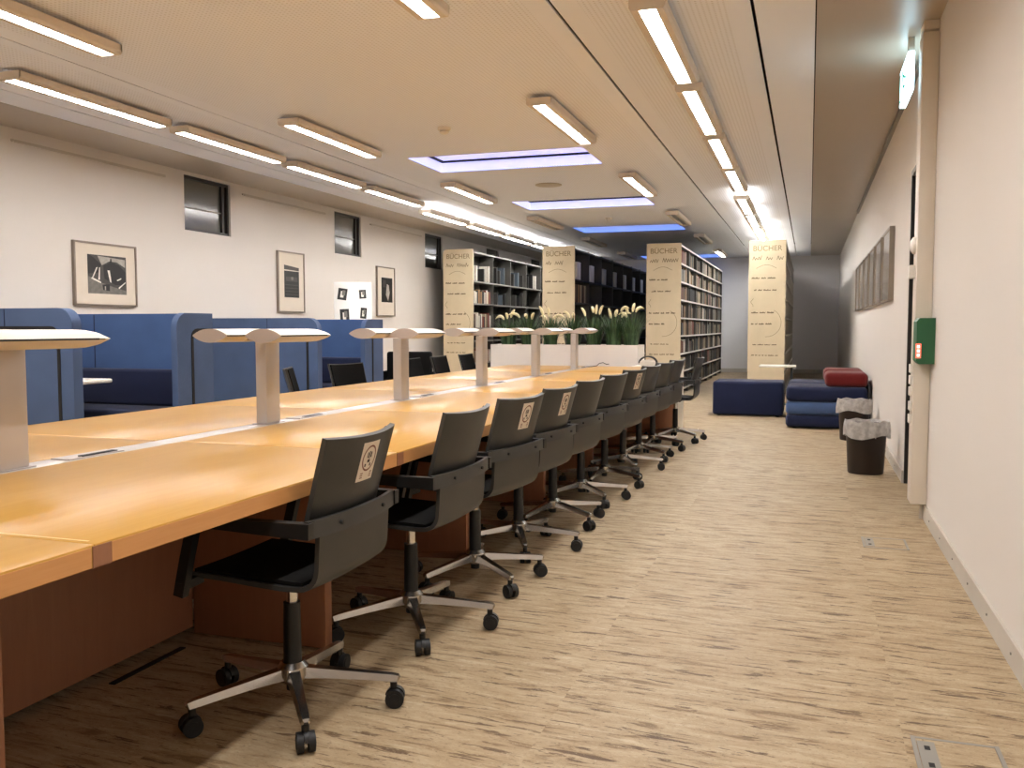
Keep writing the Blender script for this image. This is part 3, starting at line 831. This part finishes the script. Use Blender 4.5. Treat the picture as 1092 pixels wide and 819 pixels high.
# black armchair under the board
t = thing('black_armchair', 'black upholstered armchair between the last booth and the third lamp pole', 'armchair', (-5.05, 11.1, 0), R(10))
MB().box(-.3, .3, -.28, -.16, .12, .86, .03, 3).build('backrest', M['blackfab'], t)
MB().box(-.3, .3, -.158, .3, .12, .42, .03, 3).build('seat', M['blackfab'], t)
for s in (-1, 1):
    MB().box(s * .345 - .043, s * .345 + .043, -.28, .3, .12, .6, .02, 3).build('armrest', M['blackfab'], t)
    for yy in (-.24, .25): MB().cyl((s * .3, yy, 0), (s * .3, yy, .13), .018, n=10).build('leg', M['black'], t)

# ------------------------------------------------------------------ bookshelves and books
SY0, SY1, SH, SW = 15.85, 23.6, 2.62, .6
BAY = 1.09
NB = 7
LEV = 8
def handwriting(out, x0, x1, z, h, rng, th=.006):
    """one line of small illegible script as ink strokes"""
    x = x0
    while x < x1 - h:
        n = rng.randint(3, 8); pts = []
        wl = n * h * .42
        for i in range(n * 2):
            pts.append((x + wl * i / (n * 2), z + (h * .5 if i % 2 else -h * .1) * rng.uniform(.5, 1.3)))
        if pts[-1][0] > x1: break
        mb = MB(); out.append(mb)
        for (a, b_) in zip(pts, pts[1:]):
            d = Vector((b_[0] - a[0], b_[1] - a[1])); nn = Vector((-d.y, d.x)).normalized() * th / 2
            mb.prism([(a[0] + nn.x, a[1] + nn.y), (b_[0] + nn.x, b_[1] + nn.y), (b_[0] - nn.x, b_[1] - nn.y), (a[0] - nn.x, a[1] - nn.y)], 1, -.0018, -.0004)
        x += wl + h * .5
def arcs(mb, pts, th=.006):
    for (a, b_) in zip(pts, pts[1:]):
        d = Vector((b_[0] - a[0], b_[1] - a[1])); nn = Vector((-d.y, d.x)).normalized() * th / 2
        mb.prism([(a[0] + nn.x, a[1] + nn.y), (b_[0] + nn.x, b_[1] + nn.y), (b_[0] - nn.x, b_[1] - nn.y), (a[0] - nn.x, a[1] - nn.y)], 1, -.0018, -.0004)
def text_mesh(s, size, x, z, parent, name, mat):
    cu = bpy.data.curves.new(name, 'FONT'); cu.body = s; cu.size = size; cu.extrude = .0006
    o = bpy.data.objects.new(name, cu)
    col.objects.link(o)
    dg = bpy.context.evaluated_depsgraph_get()
    me = bpy.data.meshes.new_from_object(o.evaluated_get(dg)); me.name = name
    bpy.data.objects.remove(o)
    me.materials.clear(); me.materials.append(mat)
    o = bpy.data.objects.new(name, me); col.objects.link(o); o.parent = parent
    o.location = (x, -.0012, z); o.rotation_euler = (R(90), 0, 0)
    return o
WIDE = [.08, .50, .92, 1.16, 1.62, 2.04, 2.585]
DENSE = [.08 + k * (SH - .1) / LEV for k in range(LEV + 1)]
LEVELS = {0: WIDE, 1: WIDE, 2: DENSE, 3: DENSE}
def bookshelf(xr, lab, metal, edge, rounded, seed, back):
    rng = random.Random(seed)
    t = thing('bookshelf', lab, 'bookshelf', (xr - SW, SY0, 0), 0, 'rows of tall bookshelves at the far end')
    L = SY1 - SY0
    if rounded: pan = MB().prism(rr(0, SW, .0, SH + .02, .07, (1, 0)), 1, -.03, -.001)
    else: pan = MB().box(0, SW, -.03, -.001, 0, SH + .02)
    p = pan.build('end_panel', M['kraft'], t, 30)
    hw = MB(); y = -.0302
    holder = p
    l1 = text_mesh('BÜCHER', .125, .06, SH - .155, p, 'lettering', M['ink'])
    l1.location.y = -.0312
    lines = []
    def HW(*a):
        handwriting(lines, *a)
    def AR(*a):
        mb_ = MB(); arcs(mb_, *a); lines.append(mb_)
    HW(.06, .56, SH - .30, .1, rng, .008)
    AR([(.12 + .03 * i, SH - .45 + .06 * math.sin(i / 11 * PI)) for i in range(12)], .005)
    HW(.05, .5, SH - .62, .04, rng, .008)
    HW(.09, .5, SH - .82, .036, rng, .008)
    AR([(.06 + .02 * math.cos(i), SH - .95 - .02 * i) for i in range(8)], .005)
    HW(.05, .54, SH - 1.2, .04, rng, .009)
    HW(.05, .42, SH - 1.39, .036, rng, .009)
    AR([(.3 + .24 * math.cos(R(60 - 14 * i)), SH - 1.36 + .24 * math.sin(R(60 - 14 * i))) for i in range(12)], .005)
    HW(.08, .5, SH - 1.74, .03, rng, .006)
    HW(.06, .5, SH - 1.92, .03, rng, .006)
    for mb_ in lines:
        if mb_.v: o = mb_.build('handwriting', M['ink_d'], p, 0); o.location.y = -.0302
    for k in range(NB + 1):
        yy = k * (L - .03) / NB
        MB().box(.004, SW - .004, yy, yy + .028, 0, SH - .002).build('upright', metal, t)
    for z in LEVELS[seed - 1]:
        MB().mat(0).box(0, SW - .012, .0285, L, z - .012, z + .012).mat(1).box(SW - .0115, SW, .0285, L, z - .014, z + .014).build('shelf_board', [metal, edge], t)
    MB().box(.29, .31, .03, L - .001, .1, SH - .05).build('back_panel', back, t)
    return t
FX = [-5.98, -4.03, -2.13, -.39]
bookshelf(FX[0], 'leftmost tall bookshelf with a rounded corner on its pale end panel', M['metal_d'], M['metal_m'], True, 1, M['metal_d'])
bookshelf(FX[1], 'tall bookshelf behind the planter, its side mostly dark and empty', M['metal_d'], M['metal_d'], False, 2, M['metal_d'])
bookshelf(FX[2], 'tall full bookshelf with many books facing the aisle', M['metal_d'], M['white'], False, 3, M['metal_d'])
bookshelf(FX[3], 'rightmost tall bookshelf, behind the white side table', M['metal_l'], M['metal_l'], False, 4, M['metal_d'])

BC = [('dark grey', '#34302c'), ('brown', '#6e5540'), ('beige', '#b9a98c'), ('white', '#d9d2c4'), ('grey', '#8b867c'), ('red', '#7c3a2e'), ('black', '#191817'),
      ('olive', '#6c6647'), ('blue grey', '#4f5a64'), ('tan', '#a37f58')]
BM = [plain('book_cloth_' + n.replace(' ', '_'), c_, .65, var=.12, vs=9) for n, c_ in BC]
bproto = []
for i in range(len(BC)):   # unit book: spine at x=0, body to -x; cover boards and page block
    mb = MB().mat(0)
    mb.box(-1, 0, 0, .12, 0, 1).box(-1, 0, .88, 1, 0, 1).box(-.06, 0, .12, .88, 0, 1)
    mb.mat(1).box(-.97, -.06, .12, .88, .015, .985)
    me_o = mb.build('book', [BM[i], M['mat']], None, 0)
    bproto.append(me_o.data); bpy.data.objects.remove(me_o)
stuffbooks = MB()
PAL = [0, 0, 1, 1, 2, 2, 3, 4, 0, 5, 6, 6, 7, 8, 9, 6]
REDP = [5, 5, 1, 5, 6, 2, 3, 0, 9]
shelf_names = {0: 'leftmost bookshelf', 1: 'bookshelf behind the planter', 2: 'full aisle bookshelf'}
count = 0
BRANGE = {}
def book(si, lev, y, th, h, d, ci, single):
    """lev counts from the top, 0 = top compartment"""
    global count
    x = FX[si] - .03
    z = LEVELS[si][-2 - lev] + .0145
    if single:
        o = bpy.data.objects.new('book', bproto[ci]); col.objects.link(o)
        o.location = (x, SY0 + y, z); o.scale = (d, th, h)
        tag(o, '%s book on the %s shelf from the top of the %s' % (BC[ci][0], ORD[lev], shelf_names[si]), 'book', '%s books, %s shelf from the top, %s' % (BC[ci][0], ORD[lev], shelf_names[si]))
        count += 1
    else:
        stuffbooks.cur = ci
        stuffbooks.box(x - d, x, SY0 + y, SY0 + y + th, z, z + h)
rng = random.Random(21)
step = (SH - .1) / LEV
bayL = (SY1 - SY0 - .03) / NB
for lev in range(LEV):
    for bay in range(NB):
        y = bay * bayL + .035; end = (bay + 1) * bayL - .02
        if rng.random() < .5: end -= rng.uniform(.04, .22)
        group_c = rng.choice(PAL); base_h = rng.uniform(.2, .26)
        while y < end:
            if rng.random() < .12: group_c = rng.choice(PAL); base_h = rng.uniform(.19, .265)
            if rng.random() < .04: y += rng.uniform(.03, .09)
            th = rng.uniform(.022, .06)
            if y + th > end: break
            pal = REDP if (lev in (4, 5) and bay == 0) else PAL
            ci = group_c if rng.random() < .45 else rng.choice(pal)
            h = min(.285, base_h + rng.uniform(-.02, .025))
            book(2, lev, y, th, h, rng.uniform(.15, .2), ci, bay == 0)
            y += th + .001
# leftmost shelf: loosely filled
for lev, bays in ((0, (0, 1, 2, 3)), (1, (0, 1, 2)), (2, (0, 1)), (3, (0,)), (4, (0, 1)), (5, (0,))):
    for bay in bays:
        y = bay * bayL + .06; end = (bay + 1) * bayL - .05
        full = (lev in (1, 2) and bay == 0) or lev > 3
        while y < end:
            if not full: y += rng.uniform(.12, .38)
            th = rng.uniform(.03, .07)
            if y + th > end: break
            ci = rng.choice([1, 5, 2, 0, 9, 3] if full else [0, 6, 0, 8, 6, 6, 3])
            hm = {3: .2}.get(lev, .36 if lev == 0 else .29)
            h = rng.uniform(.7, 1) * hm
            book(0, lev, y, th, h, .2, ci, count < 285)
            y += th + .002 + (rng.uniform(0, .03) if full else 0)
# second shelf: brown volumes in the first bay, white boxes along the top
y = .06
for k in range(9):
    th = .075; book(1, 1, y, th, .33, .2, [2, 1, 0, 9, 1, 2, 0, 1, 2][k], count < 300); y += th + .025
print('single books', count)
for k in range(NB):
    o = MB().box(-.24, 0, 0, .28, 0, .33, .004).build('file_box', M['white'])
    o.location = (FX[1] - .035, SY0 + k * bayL + .3, WIDE[-2] + .0135)
    tag(o, 'white file box on the top shelf behind the planter, %s from the front' % ORD[k], 'file box', 'white file boxes on the top shelf behind the planter')
o = stuffbooks.build('shelved_books', BM, None, 0)
tag(o, 'closely packed book spines further along the aisle bookshelf', 'books', None, 'stuff')

# ------------------------------------------------------------------ planter, plants and white cabinet
PX0, PX1, PY0, PY1, PZ = -3.72, -1.90, 10.45, 10.92, .972
t = thing('planter', 'long white planter box at the far end of the reading table', 'planter', ((PX0 + PX1) / 2, (PY0 + PY1) / 2, 0))
hx, hy = (PX1 - PX0) / 2, (PY1 - PY0) / 2
p = MB(); e = .025
p.box(-hx, hx, -hy, -hy + e, 0, PZ); p.box(-hx, hx, hy - e, hy, 0, PZ); p.box(-hx, -hx + e, -hy + e, hy - e, 0, PZ); p.box(hx - e, hx, -hy + e, hy - e, 0, PZ); p.box(-hx + e, hx - e, -hy + e, hy - e, 0, .05)
p.build('trough', M['white'], t, 0)
MB().box(-hx + e, hx - e, -hy + e, hy - e, .6, PZ - .05).build('soil', M['soil'], t)
def plant(x, y, h, seed, lab, nplume):
    rg = random.Random(seed)
    t = thing('ornamental_grass', lab, 'plant', (x, y, PZ - .05), 0, 'grass clumps in the white planter')
    lv = MB()
    for i in range(220):
        a = rg.uniform(0, 2 * PI); r0 = rg.uniform(0, .09); hh = h * rg.uniform(.6, 1.02); out = rg.uniform(.03, .23) * (hh / .45)
        w = rg.uniform(.006, .011); lv.cur = 0 if rg.random() < .55 else 1
        d = Vector((math.cos(a), math.sin(a), 0)); sd = Vector((-d.y, d.x, 0))
        vs = []
        n = 5
        for k in range(n + 1):
            s_ = k / n
            c_ = d * (r0 + out * s_ ** 2.0) + Vector((0, 0, hh * s_ * (1 - .08 * s_)))
            ww = w * (1 - s_ ** 2 * .95)
            vs += [c_ + sd * ww, c_ + d * .002 * (1 - s_), c_ - sd * ww]
        fs = []
        for k in range(n):
            o_ = k * 3
            fs += [(o_, o_ + 1, o_ + 4, o_ + 3), (o_ + 1, o_ + 2, o_ + 5, o_ + 4)]
        lv.add(vs, fs)
    lv.build('leaves', [M['leaf'], M['leaf2']], t, 60)
    for i in range(nplume):
        a = rg.uniform(0, 2 * PI); hh = h * rg.uniform(.86, 1.12); lean = rg.uniform(.03, .16)
        d = Vector((math.cos(a), math.sin(a) * .5, 0))
        droop = rg.uniform(.02, .14)
        st = [d * (lean * s_) + Vector((0, 0, hh * s_)) for s_ in (0, .3, .6, .9)]
        tip = st[-1]
        pl = []
        for k in range(9):
            s_ = k / 8; pl.append(tip + d * (droop * 1.3 * s_ ** 1.3) + Vector((0, 0, .15 * s_ - droop * 1.0 * s_ ** 2.2)))
        so = MB().tube([p_[:] for p_ in st], .003, 6).build('stalk', M['leaf'], t, 60)
        MB().tube([p_[:] for p_ in pl], .017, 8, scales=[.5, .9, 1.05, 1.1, 1.05, 1, .85, .6, .2]).build('plume', M['plume'], so, 60)
pl = [(-3.56, .42, 1, 3, 'grass clump with pale plumes at the left end of the planter'), (-3.30, .45, 2, 3, 'grass clump second from the left in the white planter'),
      (-3.02, .44, 3, 4, 'grass clump third from the left in the white planter'), (-2.74, .46, 4, 2, 'grass clump in the middle of the white planter'),
      (-2.48, .45, 5, 4, 'grass clump just right of the farthest lamp in the planter'), (-2.23, .47, 6, 5, 'grass clump second from the right in the white planter'), (-2.02, .48, 7, 4, 'grass clump at the right end of the white planter')]
for x, h, sd_, n, lab in pl: plant(x, 10.68, h, sd_, lab, n)

t = thing('white_cabinet', 'low white cabinet at the far corner of the table beside the planter', 'cabinet', (-1.63, 10.27, 0))
MB().box(-.26, .26, -.24, .24, .0, .72, .004).build('body', M['white'], t)
MB().box(-.265, .265, -.245, .245, .7205, .742, .003).build('cabinet_top', M['white'], t)
t = thing('bag', 'small black and pale rounded bag with arched handles on the white cabinet', 'bag', (-1.74, 10.25, .7425))
MB().lathe([(0, 0), (.085, 0), (.1, .02), (.095, .05), (.06, .065), (0, .07)], n=28, sy=.6).build('body', M['metal_l'], t)
for s in (-1, 1):
    MB().tube([(.1 * math.cos(R(a)), s * .03, .03 + .075 * math.sin(R(a))) for a in range(0, 181, 15)], .008, 8).build('handle', M['black'], t)
o = MB().tube([(-.12, 0, 0), (-.06, .02, .002), (0, .01, .012), (.03, 0, .04), (.07, .01, .048), (.11, 0, .03), (.14, -.01, .034)], .004, 8).build('power_cable', M['black'])
o.location = (-2.22, 9.72, ZT + .004)
tag(o, 'short black cable curling on the table beside the farthest desk lamp', 'cable')

# ------------------------------------------------------------------ lounge furniture by the right wall
def rbox(mb, x0, x1, y0, y1, z0, z1, r): return mb.box(x0, x1, y0, y1, z0, z1, r, 4)
t = thing('ottoman', 'large dark navy upholstered ottoman block in the aisle', 'ottoman', (-.76, 12.62, 0))
rbox(MB(), -.455, .455, -.33, .33, .015, .462, .035).build('upholstery', M['navy'], t)
for x in (-.38, .38):
    for y in (-.26, .26): MB().cyl((x, y, 0), (x, y, .018), .025, n=12).build('foot', M['black'], t)
def sofa(y, lab, dy):
    t = thing('low_sofa', lab, 'sofa', (.215, y, 0), 0, 'layered blue low sofas by the right wall')
    rbox(MB(), -.46, .44, 0, dy, .012, .158, .05).build('base_cushion', M['navy'], t)
    rbox(MB(), -.46, .44, 0, dy, .159, .312, .05).build('middle_cushion', M['blue'], t)
    rbox(MB(), -.46, .44, 0, dy, .313, .49, .055).build('seat_cushion', M['navy'], t)
    MB().box(.442, .468, .02, dy - .02, .012, .52, .006).build('back_board', M['black'], t)
    for x in (-.36, .36):
        for yy in (.12, dy - .12): MB().cyl((x, yy, 0), (x, yy, .02), .025, n=12).build('foot', M['black'], t)
sofa(11.0, 'nearer layered blue low sofa with a dark red bolster', .78)
sofa(11.9, 'farther layered blue low sofa, mostly hidden behind the nearer one', .78)
for y, lab in ((11.04, 'dark red bolster cushion on the nearer blue low sofa'), (11.94, 'dark red bolster cushion on the farther blue low sofa')):
    t = thing('bolster', lab, 'cushion', (.42, y, .49), 0, 'dark red bolsters')
    rbox(MB(), -.235, .235, 0, .66, .0, .165, .055).build('cover', M['red'], t)
    MB().box(-.18, .18, -.001, .002, .078, .083).build('seam', M['red'], t)
t = thing('side_table', 'small white-topped side table behind the navy ottoman', 'table', (-.45, 14.4, 0))
MB().box(-.27, .27, -.2, .2, .572, .602, .012, 3).build('tabletop', M['white'], t)
MB().box(.19, .225, -.025, .025, .012, .571, .003).build('leg', M['black'], t)
MB().box(-.16, .235, -.18, .18, 0, .012, .003).build('foot_plate', M['black'], t)

# wastebaskets with liners
def bag_mat():
    m, nt, b, N, L = nodes('translucent_bin_liner')
    n = noise(nt, sc_=22, detail=5)
    L.new(ramp(nt, n, .3, .7, lin('#a39e9a'), lin('#dad6d2')), b.inputs['Base Color'])
    b.inputs['Roughness'].default_value = .3; b.inputs['Transmission Weight'].default_value = .25
    b.inputs['Subsurface Weight'].default_value = 0
    bump(nt, b, noise(nt, sc_=14, detail=6), .8, .02); return m
M['liner'] = bag_mat()
def basket(x, y, lab, seed):
    rg = random.Random(seed)
    t = thing('wastebasket', lab, 'bin', (x, y, 0), 0, 'wastebaskets with clear liners')
    MB().lathe([(0, .0), (.13, .0), (.137, .01), (.158, .4), (.162, .405), (.152, .405), (.13, .02), (0, .018)], n=40, sy=.82).build('bucket', M['bin'], t, 50)
    ln = MB(); n = 56; prof = [(.145, .25), (.152, .36), (.160, .425), (.167, .43), (.174, .415), (.178, .37), (.176, .318)]
    vs, fs = [], []; k = len(prof)
    for i in range(n):
        a = 2 * PI * i / n
        wv = .006 * math.sin(5 * a + seed) + .004 * math.sin(11 * a + 2 * seed) + rg.uniform(-.003, .003)
        for j, (r, z) in enumerate(prof):
            q = (j / (k - 1))
            dz = -.035 * q * (.5 + .5 * math.sin(3 * a + seed)) * (1 if j > 3 else 0) + (.006 * math.sin(7 * a) if j in (2, 3) else 0)
            vs.append(((r + wv * (.3 + q)) * math.cos(a), (r + wv * (.3 + q)) * math.sin(a) * .82, z + dz))
    for i in range(n):
        j2 = (i + 1) % n
        for j in range(k - 1): fs.append((i * k + j, j2 * k + j, j2 * k + j + 1, i * k + j + 1))
    ln.add(vs, fs); ln.build('bin_liner', M['liner'], t, 60)
basket(.455, 7.78, 'nearer dark wastebasket with a pale plastic liner by the door', 1)
basket(.465, 10.05, 'farther wastebasket with a pale liner in front of the blue low sofa', 4)

# six glazed pictures in a row on the right wall
for k in range(6):
    y = 8.62 + 1.04 * k
    t = thing('framed_picture', '%s glazed picture in the row on the right wall%s' % (('nearest', 'second', 'third', 'fourth', 'fifth', 'farthest')[k], '' if k in (0, 5) else ' counted from the door'), 'picture', (XR, y, 1.42), 0, 'glazed pictures on the right wall')
    f = MB(); w, h, e, d = .91, .65, .015, .045
    f.box(-d, -.001, 0, e, 0, h); f.box(-d, -.001, w - e, w, 0, h); f.box(-d, -.001, e, w - e, 0, e); f.box(-d, -.001, e, w - e, h - e, h)
    f.build('frame', M['frame'], t)
    MB().box(-d + .01, -.002, e + .0005, w - e - .0005, e + .0005, h - e - .0005).build('glazing', M['glazed'], t)

# floor sockets
def socket(x0, y0, x1, y1, lab):
    t = thing('floor_socket', lab, 'floor socket', ((x0 + x1) / 2, (y0 + y1) / 2, 0))
    w, l = abs(x1 - x0) / 2, abs(y1 - y0) / 2
    f = MB(); e = .012
    f.box(-w, -w + e, -l, l, .0005, .003); f.box(w - e, w, -l, l, .0005, .003); f.box(-w + e, w - e, -l, -l + e, .0005, .002); f.box(-w + e, w - e, l - e, l, .0005, .002)
    f.build('frame', M['metal_m'], t)
    MB().box(-w + e + .001, w - e - .001, -l + e + .001, l - e - .001, .0004, .0016).build('lid', M['floor'], t)
    MB().mat(0).box(-w + .014, -w + .06, -l + .03, l - .03, .0017, .0032).mat(1).box(-w + .03, -w + .045, -l + .06, -l + .085, .0033, .004).box(-w + .03, -w + .045, l - .085, l - .06, .0033, .004).build('cable_outlet', [M['metal_m'], M['gap']], t)
socket(.30, 5.13, .53, 5.38, 'flush floor socket further along the aisle by the white duct')
socket(.30, 2.52, .53, 2.77, 'flush floor socket at the bottom right edge of the picture')
o = MB().box(-.012, .012, 0, .36, .0005, .005, .001).build('cable_slot', M['gap']); o.location = (-2.17, 2.35, 0)
tag(o, 'thin black slot cover on the floor along the table panel', 'cable cover')

# ------------------------------------------------------------------ camera and view
cam = bpy.data.cameras.new('camera'); cam.sensor_fit = 'HORIZONTAL'; cam.sensor_width = 36; cam.lens = 960 / 1092 * 36
cam.clip_start = .05
co = bpy.data.objects.new('camera', cam); col.objects.link(co)
th = math.atan((409.5 - 349) / 960); psi = math.atan((863 - 546) / 960 * math.cos(th))
co.location = (0, 0, 1.181); co.rotation_euler = (PI / 2 - th, 0, psi)
sc.camera = co
w = bpy.data.worlds.new('night'); sc.world = w; w.use_nodes = True
w.node_tree.nodes['Background'].inputs[0].default_value = (.02, .025, .04, 1); w.node_tree.nodes['Background'].inputs[1].default_value = .3
sc.view_settings.view_transform = 'Standard'; sc.view_settings.look = 'None'; sc.view_settings.gamma = 1
sc.view_settings.use_curve_mapping = False
sc.view_settings.exposure = 0.48
sc.cycles.use_denoising = True
sc.cycles.max_bounces = 12; sc.cycles.diffuse_bounces = 9; sc.cycles.sample_clamp_indirect = 8
